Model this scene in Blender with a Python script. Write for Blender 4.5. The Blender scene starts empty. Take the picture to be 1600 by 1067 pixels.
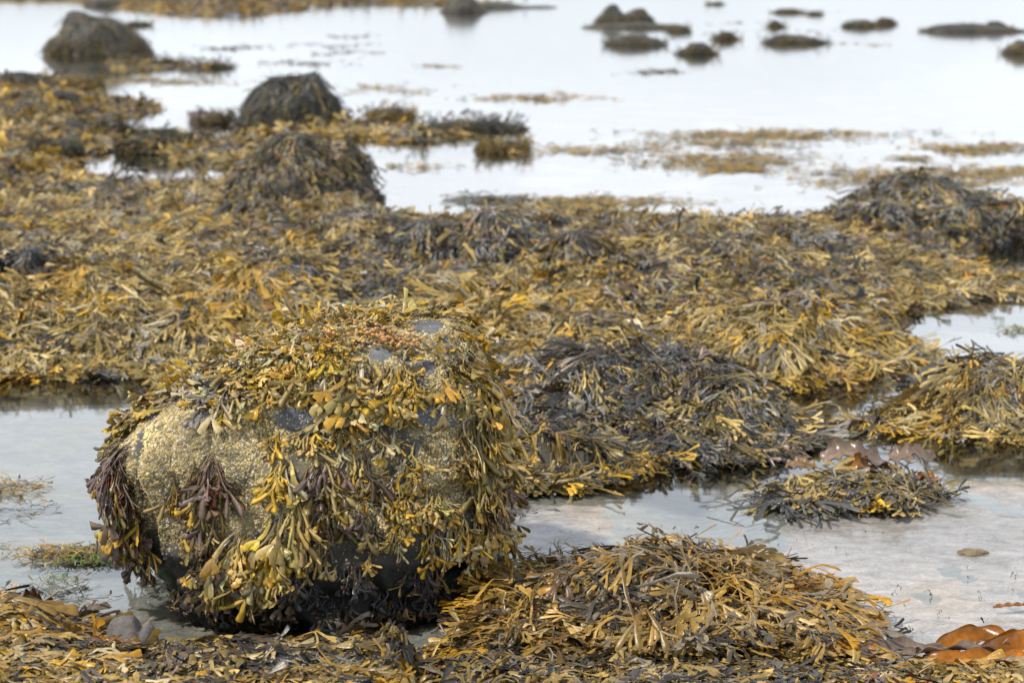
import bpy, math, numpy as np
from mathutils import Vector
from mathutils.bvhtree import BVHTree

sc = bpy.context.scene
col = sc.collection
R = math.radians

# ------------------------------------------------------------------ camera
H = 1.6; LENS = 70.0; PITCH = R(10.8); F = 1600 * LENS / 36.0
cam_d = bpy.data.cameras.new('camera'); cam = bpy.data.objects.new('camera', cam_d); col.objects.link(cam)
cam.location = (0, 0, H); cam.rotation_euler = (R(90) - PITCH, 0, 0)
cam_d.lens = LENS; cam_d.sensor_width = 36; cam_d.clip_end = 6000; cam_d.clip_start = 0.1
cam_d.dof.use_dof = True; cam_d.dof.focus_distance = 4.85; cam_d.dof.aperture_fstop = 4.6
sc.camera = cam
sc.view_settings.view_transform = 'Standard'; sc.view_settings.look = 'None'
sc.view_settings.exposure = 0.27; sc.view_settings.gamma = 1.0

# ------------------------------------------------------------------ sky
SUN_EL, SUN_AZ = R(58), R(-122)          # azimuth from +Y clockwise: high on the left, a little behind the camera
w = bpy.data.worlds.new("World"); sc.world = w; w.use_nodes = True
nt = w.node_tree; N = nt.nodes; L = nt.links
bg = N['Background']; bg.inputs[1].default_value = 0.1
sky = N.new('ShaderNodeTexSky'); sky.sky_type = 'NISHITA'; sky.sun_disc = False
sky.sun_elevation = SUN_EL; sky.sun_rotation = SUN_AZ; sky.dust_density = 2.0
tc = N.new('ShaderNodeTexCoord'); mp = N.new('ShaderNodeMapping'); mp.inputs['Scale'].default_value = (1, 1, 4.5)
L.new(tc.outputs['Generated'], mp.inputs[0])
nz = N.new('ShaderNodeTexNoise'); nz.inputs['Scale'].default_value = 2.2; nz.inputs['Detail'].default_value = 5; nz.inputs['Roughness'].default_value = .5
L.new(mp.outputs[0], nz.inputs['Vector'])
rp = N.new('ShaderNodeValToRGB'); rp.color_ramp.elements[0].position = .30; rp.color_ramp.elements[1].position = .62
rp.color_ramp.elements[0].color = (.55,)*3 + (1,)
L.new(nz.outputs['Fac'], rp.inputs[0])
# the cloud sheet is brightest low over the sea and greyer overhead
sx = N.new('ShaderNodeSeparateXYZ'); L.new(tc.outputs['Generated'], sx.inputs[0])
er = N.new('ShaderNodeValToRGB'); e = er.color_ramp.elements
e[0].position = 0.0; e[0].color = (.36, .39, .43, 1); e[1].position = 1.0; e[1].color = (.17, .18, .19, 1)
for p_, c_ in ((.05, (.46, .495, .54, 1)), (.10, (.58, .60, .645, 1)), (.2, (.66, .715, .78, 1)), (.32, (.54, .60, .69, 1)), (.55, (.22, .23, .25, 1))):
    q = e.new(p_); q.color = c_
L.new(sx.outputs[2], er.inputs[0])
sc_ = N.new('ShaderNodeVectorMath'); sc_.operation = 'SCALE'; sc_.inputs['Scale'].default_value = 25.5
L.new(er.outputs[0], sc_.inputs[0])
mx = N.new('ShaderNodeMix'); mx.data_type = 'RGBA'
L.new(rp.outputs[0], mx.inputs['Factor']); L.new(sky.outputs[0], mx.inputs['A']); L.new(sc_.outputs[0], mx.inputs['B'])
L.new(mx.outputs['Result'], bg.inputs[0])

sl = bpy.data.lights.new('sun', 'SUN'); so = bpy.data.objects.new('sun', sl); col.objects.link(so)
sl.energy = 3.9; sl.angle = R(3); sl.color = (1, .93, .82)
sd = Vector((math.sin(SUN_AZ) * math.cos(SUN_EL), math.cos(SUN_AZ) * math.cos(SUN_EL), math.sin(SUN_EL)))
so.rotation_euler = sd.to_track_quat('Z', 'Y').to_euler()

# ------------------------------------------------------------------ helpers
cp, sp = math.cos(PITCH), math.sin(PITCH)
def ray(px, py):
    xc, yc = (px - 800) / F, (533.5 - py) / F
    return np.array([xc, cp + yc * sp, -sp + yc * cp])
def at(px, py, z=0.0):
    d = ray(px, py); t = (z - H) / d[2]
    return np.array([0, 0, H]) + d * t
def proj(P):
    d = P - np.array([0, 0, H])
    zc = d[..., 1] * cp - d[..., 2] * sp
    yc = d[..., 1] * sp + d[..., 2] * cp
    return 800 + F * d[..., 0] / zc, 533.5 - F * yc / zc

_g = np.random.default_rng(5)
_perm = _g.permutation(512); _perm = np.concatenate([_perm, _perm, _perm])
_grad = _g.normal(size=(512, 3)); _grad /= np.linalg.norm(_grad, axis=1)[:, None]
def noise(P):
    P = np.asarray(P, float); i = np.floor(P).astype(int); f = P - i; u = f * f * f * (f * (f * 6 - 15) + 10)
    out = 0
    for a in (0, 1):
        for b in (0, 1):
            for c in (0, 1):
                h = _perm[_perm[_perm[(i[..., 0] + a) & 511] + ((i[..., 1] + b) & 511)] + ((i[..., 2] + c) & 511)]
                g = _grad[h]
                d = g[..., 0] * (f[..., 0] - a) + g[..., 1] * (f[..., 1] - b) + g[..., 2] * (f[..., 2] - c)
                out = out + d * (u[..., 0] if a else 1 - u[..., 0]) * (u[..., 1] if b else 1 - u[..., 1]) * (u[..., 2] if c else 1 - u[..., 2])
    return out * 1.6
def fbm(P, o=3):
    r = 0; a = 1
    for k in range(o):
        r = r + a * noise(P * 2 ** k + 17.3 * k); a *= .5
    return r
def n2(x, y, s, seed=0, o=1):
    return fbm(np.stack([x * s, y * s, np.full_like(x, seed * 7.31)], -1), o)
def smooth(a, b, x):
    t = np.clip((x - a) / (b - a), 0, 1); return t * t * (3 - 2 * t)
def unit(v):
    return v / (np.linalg.norm(v, axis=-1, keepdims=True) + 1e-9)

def tag(o, label=None, cat=None, group=None, kind=None):
    if label: o['label'] = label
    if cat: o['category'] = cat
    if group: o['group'] = group
    if kind: o['kind'] = kind
    return o
def empty(name, loc, label, cat, group=None):
    o = bpy.data.objects.new(name, None); col.objects.link(o); o.location = loc; o.empty_display_size = .1
    return tag(o, label, cat, group)
def mk(name, V, Q, mat, parent=None, C=None, tris=None, smooth_=True):
    """one mesh from world-space numpy vertices and quads"""
    V = np.asarray(V, np.float32).reshape(-1, 3)
    loc = Vector((0, 0, 0))
    if parent is not None: loc = parent.location
    elif len(V): loc = Vector((float(V[:, 0].mean()), float(V[:, 1].mean()), float(V[:, 2].min())))
    V = V - np.array(loc, np.float32)
    Q = np.asarray(Q, np.int32).reshape(-1, 4)
    nT = 0 if tris is None else len(tris)
    m = bpy.data.meshes.new(name)
    m.vertices.add(len(V)); m.vertices.foreach_set('co', V.ravel())
    loops = Q.ravel(); starts = np.arange(len(Q)) * 4
    if nT:
        tris = np.asarray(tris, np.int32)
        starts = np.concatenate([starts, len(loops) + np.arange(nT) * 3]); loops = np.concatenate([loops, tris.ravel()])
    m.loops.add(len(loops)); m.loops.foreach_set('vertex_index', loops.astype(np.int32))
    m.polygons.add(len(starts)); m.polygons.foreach_set('loop_start', starts.astype(np.int32))
    if smooth_: m.polygons.foreach_set('use_smooth', np.ones(len(starts), bool))
    m.update(calc_edges=True)
    if C is not None:
        a = m.attributes.new('col', 'FLOAT_COLOR', 'POINT')
        CC = np.ones((len(V), 4), np.float32); CC[:, :3] = np.asarray(C).reshape(-1, 3)
        a.data.foreach_set('color', CC.ravel())
    m.materials.append(mat)
    o = bpy.data.objects.new(name, m); col.objects.link(o)
    if parent is not None: o.parent = parent
    else: o.location = loc
    return o

# ------------------------------------------------------------------ materials
def newmat(name):
    m = bpy.data.materials.new(name); m.use_nodes = True
    return m, m.node_tree.nodes, m.node_tree.links, m.node_tree.nodes['Principled BSDF']
def nd(N, t, **k):
    n = N.new(t)
    for a, b in k.items(): n.inputs[a.replace('_', ' ')].default_value = b
    return n
def weed_mat(name, rough=.36, coat=.08, trans=.16, spec=.42):
    m, N, L, B = newmat(name)
    a = N.new('ShaderNodeAttribute'); a.attribute_name = 'col'
    g = N.new('ShaderNodeNewGeometry')
    n = nd(N, 'ShaderNodeTexNoise', Scale=60.0, Detail=3.0); L.new(g.outputs['Position'], n.inputs['Vector'])
    r = nd(N, 'ShaderNodeMapRange', From_Min=.3, From_Max=.7, To_Min=.7, To_Max=1.25); L.new(n.outputs['Fac'], r.inputs['Value'])
    v = N.new('ShaderNodeVectorMath'); v.operation = 'SCALE'; L.new(a.outputs['Color'], v.inputs[0]); L.new(r.outputs[0], v.inputs['Scale'])
    L.new(v.outputs[0], B.inputs['Base Color'])
    B.inputs['Roughness'].default_value = rough; B.inputs['Coat Weight'].default_value = coat; B.inputs['Coat Roughness'].default_value = .2
    B.inputs['Specular IOR Level'].default_value = spec
    bn = nd(N, 'ShaderNodeBump', Strength=.35, Distance=.002)
    n3 = nd(N, 'ShaderNodeTexNoise', Scale=220.0, Detail=2.0); L.new(g.outputs['Position'], n3.inputs['Vector']); L.new(n3.outputs['Fac'], bn.inputs['Height'])
    L.new(bn.outputs[0], B.inputs['Normal'])
    if trans:
        t = N.new('ShaderNodeBsdfTranslucent'); L.new(v.outputs[0], t.inputs[0])
        ms = nd(N, 'ShaderNodeMixShader', Fac=trans); L.new(B.outputs[0], ms.inputs[1]); L.new(t.outputs[0], ms.inputs[2])
        L.new(ms.outputs[0], N['Material Output'].inputs[0])
    return m
M_weed = weed_mat('seaweed_fronds')
M_kelp = weed_mat('kelp', rough=.28, coat=.35, trans=.4)
M_barn = weed_mat('barnacle', rough=.75, coat=0, trans=0, spec=.3)
M_blad = weed_mat('bladders', rough=.3, coat=.35, trans=.1)

def rock_mat():
    m, N, L, B = newmat('wet_rock')
    a = N.new('ShaderNodeAttribute'); a.attribute_name = 'col'
    g = N.new('ShaderNodeNewGeometry')
    n = nd(N, 'ShaderNodeTexNoise', Scale=25.0, Detail=6.0, Roughness=.65); L.new(g.outputs['Position'], n.inputs['Vector'])
    r = nd(N, 'ShaderNodeMapRange', From_Min=.3, From_Max=.7, To_Min=.55, To_Max=1.35); L.new(n.outputs['Fac'], r.inputs['Value'])
    v = N.new('ShaderNodeVectorMath'); v.operation = 'SCALE'; L.new(a.outputs['Color'], v.inputs[0]); L.new(r.outputs[0], v.inputs['Scale'])
    L.new(v.outputs[0], B.inputs['Base Color']); B.inputs['Roughness'].default_value = .55
    n2_ = nd(N, 'ShaderNodeTexNoise', Scale=140.0, Detail=5.0, Roughness=.7); L.new(g.outputs['Position'], n2_.inputs['Vector'])
    bn = nd(N, 'ShaderNodeBump', Strength=.9, Distance=.007); L.new(n2_.outputs['Fac'], bn.inputs['Height']); L.new(bn.outputs[0], B.inputs['Normal'])
    return m
M_rock = rock_mat()

def sand_mat():
    m, N, L, B = newmat('wet_sand')
    a = N.new('ShaderNodeAttribute'); a.attribute_name = 'col'
    g = N.new('ShaderNodeNewGeometry')
    mp = nd(N, 'ShaderNodeMapping'); mp.inputs['Scale'].default_value = (1, 1.6, 1); L.new(g.outputs['Position'], mp.inputs[0])
    n = nd(N, 'ShaderNodeTexNoise', Scale=15.0, Detail=10.0, Roughness=.72, Distortion=.6); L.new(mp.outputs[0], n.inputs['Vector'])
    r = nd(N, 'ShaderNodeMapRange', From_Min=.32, From_Max=.68, To_Min=.55, To_Max=1.3); L.new(n.outputs['Fac'], r.inputs['Value'])
    nf = nd(N, 'ShaderNodeTexNoise', Scale=120.0, Detail=3.0); L.new(mp.outputs[0], nf.inputs['Vector'])
    rf = nd(N, 'ShaderNodeMapRange', From_Min=.3, From_Max=.7, To_Min=.7, To_Max=1.2); L.new(nf.outputs['Fac'], rf.inputs['Value'])
    mu = N.new('ShaderNodeMath'); mu.operation = 'MULTIPLY'; L.new(r.outputs[0], mu.inputs[0]); L.new(rf.outputs[0], mu.inputs[1])
    v = N.new('ShaderNodeVectorMath'); v.operation = 'SCALE'; L.new(a.outputs['Color'], v.inputs[0]); L.new(mu.outputs[0], v.inputs['Scale'])
    L.new(v.outputs[0], B.inputs['Base Color'])
    nw = nd(N, 'ShaderNodeTexNoise', Scale=5.0, Detail=6.0, Roughness=.6); L.new(mp.outputs[0], nw.inputs['Vector'])
    rr = nd(N, 'ShaderNodeMapRange', From_Min=.42, From_Max=.6, To_Min=.16, To_Max=.5); L.new(nw.outputs['Fac'], rr.inputs['Value'])
    L.new(rr.outputs[0], B.inputs['Roughness'])
    B.inputs['Coat Weight'].default_value = .3; B.inputs['Coat Roughness'].default_value = .12
    bn = nd(N, 'ShaderNodeBump', Strength=.6, Distance=.012); L.new(n.outputs['Fac'], bn.inputs['Height']); L.new(bn.outputs[0], B.inputs['Normal'])
    return m
M_sand = sand_mat()

def water_mat():
    m, N, L, B = newmat('sea_water'); N.remove(B)
    g = N.new('ShaderNodeNewGeometry')
    mp = nd(N, 'ShaderNodeMapping'); mp.inputs['Scale'].default_value = (.5, 1.6, 1); L.new(g.outputs['Position'], mp.inputs[0])
    n = nd(N, 'ShaderNodeTexNoise', Scale=2.2, Detail=3.0, Roughness=.5); L.new(mp.outputs[0], n.inputs['Vector'])
    bn = nd(N, 'ShaderNodeBump', Strength=.22, Distance=.012); L.new(n.outputs['Fac'], bn.inputs['Height'])
    fr = nd(N, 'ShaderNodeFresnel', IOR=1.36); L.new(bn.outputs[0], fr.inputs['Normal'])
    t = N.new('ShaderNodeBsdfTransparent'); t.inputs[0].default_value = (.80, .86, .86, 1)
    gl = N.new('ShaderNodeBsdfGlossy'); gl.inputs['Roughness'].default_value = .06; gl.inputs[0].default_value = (1, 1, 1, 1); L.new(bn.outputs[0], gl.inputs['Normal'])
    ms = N.new('ShaderNodeMixShader'); L.new(fr.outputs[0], ms.inputs[0]); L.new(t.outputs[0], ms.inputs[1]); L.new(gl.outputs[0], ms.inputs[2])
    L.new(ms.outputs[0], N['Material Output'].inputs[0])
    return m
M_water = water_mat()

# ------------------------------------------------------------------ terrain
def wpoly(pts): return np.array([at(x, max(y, -20), 0.0)[:2] for x, y in pts])
LAND = [wpoly(p) for p in (
    # the great bed of weed with its arm reaching right behind the domed boulders
    [(-900, 135), (-100, 118), (0, 122), (70, 116), (120, 128), (200, 150), (300, 163), (370, 182), (380, 205), (540, 185), (620, 188), (700, 200), (830, 205),
     (815, 225), (812, 240), (700, 234), (600, 232), (540, 236), (590, 290), (610, 335), (680, 348), (760, 335), (1000, 330), (1100, 344), (1240, 346), (1330, 345), (1480, 350),
     (1560, 348), (2400, 350), (2400, 378), (1600, 378), (1565, 402), (1600, 425), (2400, 430), (2400, 480), (1640, 484), (1560, 490), (1450, 494), (1440, 520), (1480, 545), (1560, 560), (1600, 562), (2400, 560),
     (2400, 706), (1600, 704), (1500, 704), (1440, 690), (1340, 700), (1240, 725), (1150, 735), (1060, 742), (1125, 780), (1090, 797), (960, 778), (860, 772), (740, 772),
     (640, 700), (440, 640), (250, 600), (0, 604), (-900, 610)],
    [(1165, 770), (1230, 752), (1400, 758), (1500, 780), (1450, 797), (1250, 797)],
    [(810, 950), (870, 915), (1000, 895), (1160, 905), (1240, 955), (1340, 1010), (1290, 1040), (1000, 1050), (760, 1040), (740, 970)],
    [(-900, 970), (0, 960), (120, 968), (150, 1005), (165, 1030), (270, 1042), (300, 1032), (420, 1030), (560, 1020), (700, 1022), (770, 1016), (860, 1036), (1000, 1046), (1290, 1046), (1500, 1056), (1700, 1062), (3000, 1060), (3000, 1500), (-1500, 1500)],
    [(40, 880), (60, 862), (200, 868), (200, 885), (80, 890)],
    [(-900, 2), (100, 2), (160, 12), (260, 25), (400, 27), (470, 18), (560, 8), (680, 10), (870, 15), (740, 4), (600, -4), (-900, -14)],
    [(120, 100), (240, 103), (300, 104), (380, 108), (410, 114), (250, 113), (130, 112)],
    )]
HOLES = [wpoly(p) for p in (
    [(200, 192), (260, 186), (352, 184), (358, 206), (300, 218), (212, 214)],
    [(172, 248), (220, 248), (296, 270), (275, 284), (200, 272)],
    [(1180, 616), (1290, 612), (1350, 598), (1402, 597), (1365, 642), (1285, 666)],
    [(1480, 486), (1640, 484), (1640, 545), (1560, 536), (1500, 528)],
    [(1540, 560), (1640, 555), (1640, 612), (1560, 600)],
    )]
def sdf(x, y, poly):
    d = np.full(x.shape, 1e9); ins = np.zeros(x.shape, bool)
    a = poly; b = np.roll(poly, -1, 0)
    for (x0, y0), (x1, y1) in zip(a, b):
        ex, ey = x1 - x0, y1 - y0; L2 = ex * ex + ey * ey + 1e-12
        t = np.clip(((x - x0) * ex + (y - y0) * ey) / L2, 0, 1)
        d = np.minimum(d, (x - x0 - t * ex) ** 2 + (y - y0 - t * ey) ** 2)
        if y0 != y1: ins ^= ((y0 > y) != (y1 > y)) & (x < ex * (y - y0) / ey + x0)
    d = np.sqrt(d); return np.where(ins, d, -d)
def land_sdf(x, y):
    s = np.full(x.shape, -9.0)
    for p in LAND: s = np.maximum(s, sdf(x, y, p))
    for p in HOLES: s = np.minimum(s, -sdf(x, y, p))
    k = np.clip(y / 9, .35, 3)
    return s + n2(x, y, 2.2, 3, 3) * .10 * k
# lumps of heaped weed: pixel of the foot, half width px, half depth m, height m
LUMPS = []
for px, py, hw, hd, hh in (
    (1045, 965, 180, .27, .105), (930, 985, 70, .16, .03), (70, 1005, 75, .16, .075), (540, 1064, 130, .08, .03),
    (430, 500, 120, .5, .19), (170, 470, 140, .7, .17), (1180, 560, 190, .7, .12), (1030, 640, 150, .35, .09), (1190, 670, 110, .25, .08), (900, 640, 120, .3, .09),
    (1440, 640, 80, .3, .05), (1560, 650, 110, .35, .07), (330, 560, 120, .4, .06), (90, 560, 110, .4, .05), (660, 500, 150, .6, .08),
    (1020, 430, 200, .9, .08), (1250, 440, 170, 1.0, .10), (300, 420, 120, .7, .05), (130, 330, 120, 1.0, .05), (560, 395, 90, .6, .10),
    (700, 720, 160, .3, .08), (880, 740, 80, .15, .045), (1350, 775, 120, .07, .02), (1440, 370, 150, .9, .13)):
    c = at(px, py, 0); LUMPS.append((c[0], c[1], hw / F * c[1], hd, hh * (1.15 if py < 700 and py > 380 else .65)))
SANDP = wpoly([(700, 745), (1000, 745), (1120, 740), (1500, 725), (2600, 730), (3000, 1200), (640, 1200), (600, 900)])
def height(x, y, want=False):
    s = land_sdf(x, y)
    k = np.clip(y / 9, .45, 2)
    r = smooth(-.12, .55, s / k)
    ss = smooth(-.25, .25, sdf(x, y, SANDP) + .06 * n2(x, y, 3, 9))
    px_bar = np.zeros_like(x)
    base = -.11 + .02 * n2(x, y, .8, 2)
    left = smooth(6.6, 5.4, y) * (1 - ss); base = base + left * .065
    sand = .0035 + .009 * n2(x, y * .9, 1.8, 4, 2) + .003 * n2(x, y * 1.3, 8, 4, 3)
    # a shallow channel runs from the mid pools down past the weed heap
    ch = np.exp(-((x - (.45 + .10 * (6.6 - y) + .12 * n2(x * 0, y, 1.3, 6))) / .17) ** 2) * smooth(4.7, 5.2, y)
    sand = sand - .026 * ch - .008 * smooth(5.6, 6.2, y)
    base = base * (1 - ss) + sand * ss
    far = smooth(16, 30, y)
    h = base + r * (np.where(ss > .5, .03, .13) - .0 * far)
    m = .065 * n2(x, y, .9, 11, 2) + .05 * n2(x, y, 2.9, 12, 2) + .014 * n2(x, y, 8, 13)
    near = smooth(5.2, 7, y)
    h = h + r * np.clip(m + .03, -.03, .3) * (.2 + .8 * near) * (1 - .45 * far)
    for cx, cy, sx_, sy_, hh in LUMPS:
        h = h + smooth(-.02, .35, s) * hh * np.exp(-(((x - cx) / sx_) ** 2 + ((y - cy) / sy_) ** 2) ** 1.3)
    return (h, s, ss) if want else h
# adaptive grid: denser near the camera
rows = np.concatenate([np.geomspace(2.6, 100, 700), np.geomspace(105, 400, 12)]); cs = np.linspace(-1, 1, 560)
Y, T_ = np.meshgrid(rows, cs, indexing='ij'); X = T_ * (Y * .42 + .5)
Z, S_, SS = height(X, Y, True)
Z = np.where(Y > 101, -.3, Z)
V = np.stack([X, Y, Z], -1).reshape(-1, 3); nr, nc = X.shape
ii = (np.arange(nr - 1)[:, None] * nc + np.arange(nc - 1)).ravel()
Q = np.stack([ii, ii + 1, ii + nc + 1, ii + nc], -1)
lw = smooth(-.05, .05, S_)[..., None]
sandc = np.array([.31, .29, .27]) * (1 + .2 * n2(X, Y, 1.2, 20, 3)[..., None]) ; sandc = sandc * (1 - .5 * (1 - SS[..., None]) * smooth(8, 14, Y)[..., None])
warm = smooth(0, .5, n2(X, Y, 1.6, 23, 2))[..., None]
sandc = sandc * (1 - warm) + np.array([.37, .31, .245]) * warm
mud = np.array([.05, .042, .026])
C = sandc * (1 - lw) + mud * lw
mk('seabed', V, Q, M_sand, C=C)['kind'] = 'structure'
wv = [(-900, -5, 0), (900, -5, 0), (900, 3000, 0), (-900, 3000, 0)]
mk('water', wv, [(0, 1, 2, 3)], M_water)['kind'] = 'structure'

# ------------------------------------------------------------------ fronds
def proto(rng, gens=3, cross=4, nr=4, w0=.05, w1=.085, spread=R(24), tip=1.25, curl=.05, thick=.3):
    """a forked wrack frond: rings of `cross` vertices; length ~1, in s (along), t (across), n (up)"""
    Vs, Qs, U = [], [], []
    def branch(s, t, n, ang, g, wa):
        last = g == 0 or (g < gens - 1 and rng.random() < .16)
        ln = (1.0 / (gens + 1)) * rng.uniform(.75, 1.3) * (1.5 if g == gens else 1)
        wb = w1 * rng.uniform(.7, 1.2)
        if last: wb = w1 * tip * rng.uniform(.75, 1.25)
        bend = rng.normal(0, .25); cn = rng.normal(0, curl)
        k0 = sum(len(v) for v in Vs); m = nr + (2 if last else 0)
        ks = np.linspace(0, 1, nr) if not last else np.array(list(np.linspace(0, .8, nr)) + [.95, 1.0])
        a = ang
        for j, k in enumerate(ks):
            dk = (k - (ks[j - 1] if j else 0)) * ln; a = ang + bend * k
            s += math.cos(a) * dk; t += math.sin(a) * dk; n += cn * dk * 2
            wd = wa + (wb - wa) * min(1, k * 1.3)
            if last: wd *= (1, .92, .3)[max(0, j - nr + 1)] if j >= nr - 1 else 1
            px_, pt_ = -math.sin(a), math.cos(a); th = wd * (thick if last else .13)
            if cross == 4: ring = [(s - px_ * wd / 2, t - pt_ * wd / 2, n), (s, t, n + th / 2), (s + px_ * wd / 2, t + pt_ * wd / 2, n), (s, t, n - th / 2)]
            else: ring = [(s - px_ * wd / 2, t - pt_ * wd / 2, n), (s, t, n + wd * .22), (s + px_ * wd / 2, t + pt_ * wd / 2, n)]
            Vs.append(ring); U.extend([min(1, max(0, s)) ** .6 * .72 + (.3 * k if last else 0)] * cross)
            if j:
                a0 = k0 + (j - 1) * cross; b0 = k0 + j * cross
                for c in range(cross if cross == 4 else cross - 1):
                    d = (c + 1) % cross; Qs.append((a0 + c, a0 + d, b0 + d, b0 + c))
        if not last:
            for sg in (-1, 1):
                branch(s, t, n, a + sg * spread * rng.uniform(.5, 1.2), g - 1, wb * .62)
    branch(0, 0, 0, rng.normal(0, .1), gens, w0)
    return np.array([p for r in Vs for p in r]), np.array(Qs), np.array(U)
pr = np.random.default_rng(12)
P_LEAF = [proto(pr, gens=int(pr.integers(1, 3)), cross=3, nr=5, w0=.03, w1=.118, tip=1.35, spread=R(24), curl=.10) for _ in range(14)]
P_LEAF = [(v + pr.normal(0, .008, v.shape), q, u) for v, q, u in P_LEAF]
P_HI = [proto(pr, gens=int(pr.integers(1, 4)), cross=4, nr=4, w0=.03, w1=.10, tip=1.45, thick=.16, spread=R(25), curl=.05) for _ in range(18)]
P_HI = [(v + pr.normal(0, .007, v.shape), q, u) for v, q, u in P_HI]
P_FLAT = [proto(pr, gens=int(pr.integers(1, 4)), cross=3, nr=4, w0=.04, w1=.085, tip=1.15, spread=R(18), curl=.03) for _ in range(12)]
P_STRAP = [proto(pr, gens=2, cross=4, nr=5, w0=.03, w1=.07, tip=1.0, spread=R(13), thick=.25) for _ in range(6)]
P_MID = [proto(pr, gens=int(pr.integers(1, 4)), cross=3, nr=3, w0=.03, w1=.058, tip=1.3, spread=R(19), curl=.04) for _ in range(12)]
P_LONG = [proto(pr, gens=int(pr.integers(1, 3)), cross=3, nr=5, w0=.02, w1=.034, tip=1.3, spread=R(11), curl=.02) for _ in range(8)]
P_LOW = [proto(pr, gens=2, cross=3, nr=2, w0=.04, w1=.085, tip=1.25) for _ in range(8)]
P_STRING = [proto(pr, gens=1, cross=3, nr=3, w0=.03, w1=.04, tip=.9, spread=R(8)) for _ in range(6)]

def bake(rng, PA, SI, NO, SC, protos, c0, c1):
    """map prototypes on paths. PA,SI,NO: n,K,3; SC: n; c0,c1: n,3 colours at root and tip"""
    n, K = PA.shape[:2]; which = rng.integers(0, len(protos), n)
    Vs, Qs, Cs = [], [], []; off = 0
    for pi, (pv, pq, pu) in enumerate(protos):
        idx = np.where(which == pi)[0]
        if not len(idx): continue
        sm = max(pv[:, 0].max(), 1.0)
        g = np.clip(pv[:, 0] / sm, 0, .9999) * (K - 1); i = g.astype(int); f = (g - i)[None, :, None]
        lp = lambda A: A[idx][:, i] * (1 - f) + A[idx][:, i + 1] * f
        P = lp(PA) + (lp(SI) * pv[None, :, 1:2] + lp(NO) * pv[None, :, 2:3]) * SC[idx][:, None, None]
        u = pu[None, :, None]
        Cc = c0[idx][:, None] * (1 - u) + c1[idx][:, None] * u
        m = len(pv); Vs.append(P.reshape(-1, 3)); Cs.append(Cc.reshape(-1, 3))
        Qs.append((pq[None] + (off + np.arange(len(idx)) * m)[:, None, None]).reshape(-1, 4)); off += len(idx) * m
    return np.concatenate(Vs), np.concatenate(Qs), np.concatenate(Cs)
def join(parts):
    Vs, Qs, Cs, o = [], [], [], 0
    for v, q, c in parts: Vs.append(v); Qs.append(q + o); Cs.append(c); o += len(v)
    return np.concatenate(Vs), np.concatenate(Qs), np.concatenate(Cs)

PAL = {k: np.array(v) for k, v in dict(
    tan=(.41, .295, .095), khaki=(.28, .205, .062), olive=(.14, .105, .026), ochre=(.40, .225, .022), gold=(.50, .30, .02), slate=(.078, .075, .070), grey=(.23, .215, .185),
    black=(.026, .026, .028), brown=(.12, .075, .04), mauve=(.17, .12, .10), rust=(.20, .06, .025), pale=(.44, .36, .19), green=(.13, .20, .04), dolive=(.062, .062, .036)).items()}
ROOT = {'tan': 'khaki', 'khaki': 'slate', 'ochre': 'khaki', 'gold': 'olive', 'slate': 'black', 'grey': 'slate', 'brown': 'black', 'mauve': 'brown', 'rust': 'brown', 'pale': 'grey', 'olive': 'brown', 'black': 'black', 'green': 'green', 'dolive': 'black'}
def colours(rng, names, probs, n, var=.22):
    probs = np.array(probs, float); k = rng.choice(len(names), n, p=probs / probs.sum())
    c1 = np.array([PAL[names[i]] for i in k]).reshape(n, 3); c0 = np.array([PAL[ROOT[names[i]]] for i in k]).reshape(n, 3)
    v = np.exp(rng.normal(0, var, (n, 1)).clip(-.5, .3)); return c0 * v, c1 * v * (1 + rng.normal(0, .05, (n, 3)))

def ground_paths(rng, x, y, az, ln, lift, curl=.5, K=6, roll=.5, arch=.25, hf=height):
    n = len(x); t = np.linspace(0, 1, K)
    a = az[:, None] + rng.normal(0, curl, n)[:, None] * t
    st = (ln / (K - 1))[:, None]
    dx, dy = np.cos(a) * st, np.sin(a) * st
    PX = x[:, None] + np.cumsum(dx, 1) - dx[:, :1]; PY = y[:, None] + np.cumsum(dy, 1) - dy[:, :1]
    hz = hf(PX, PY)
    e = .03; gx = (hf(PX + e, PY) - hz) / e; gy = (hf(PX, PY + e) - hz) / e
    PZ = np.maximum(hz, -.01) + lift[:, None] + (np.sin(t * math.pi) * arch)[None] * (ln * np.abs(rng.normal(0, .5, n)))[:, None] + .006
    PZ += rng.normal(0, .004, (n, K))
    PA = np.stack([PX, PY, PZ], -1); NO = unit(np.stack([-gx, -gy, np.ones_like(gx)], -1))
    TA = unit(np.gradient(PA, axis=1)); SI = unit(np.cross(NO, TA)); NO = np.cross(TA, SI)
    r = (rng.normal(0, roll, n)[:, None] + rng.normal(0, roll * .8, n)[:, None] * t)[..., None]
    return PA, SI * np.cos(r) + NO * np.sin(r), NO * np.cos(r) - SI * np.sin(r)

# dark patches lying in the bed: pixel centre, half sizes
DARK = [(620, 1058, 500, 26), (1000, 965, 60, 14), (880, 985, 70, 12), (1180, 985, 60, 14), (1060, 1010, 90, 10), (1100, 930, 50, 10), (40, 420, 70, 45), (120, 305, 90, 16), (620, 400, 70, 40), (760, 400, 80, 45), (900, 420, 70, 35), (560, 480, 70, 50), (1080, 480, 130, 35), (930, 590, 150, 30), (1060, 630, 230, 38), (1200, 680, 160, 28), (860, 690, 100, 45),
        (1450, 350, 120, 40), (1300, 420, 90, 25), (1500, 600, 120, 22), (480, 465, 60, 35), (440, 375, 70, 18), (1340, 775, 160, 30), (250, 620, 80, 20), (210, 240, 70, 20), (560, 1045, 130, 25), (330, 1045, 90, 20), (850, 1048, 260, 26), (1150, 1060, 100, 14), (60, 1045, 90, 16), (0, 640, 60, 40), (1240, 700, 70, 30)]
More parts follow.
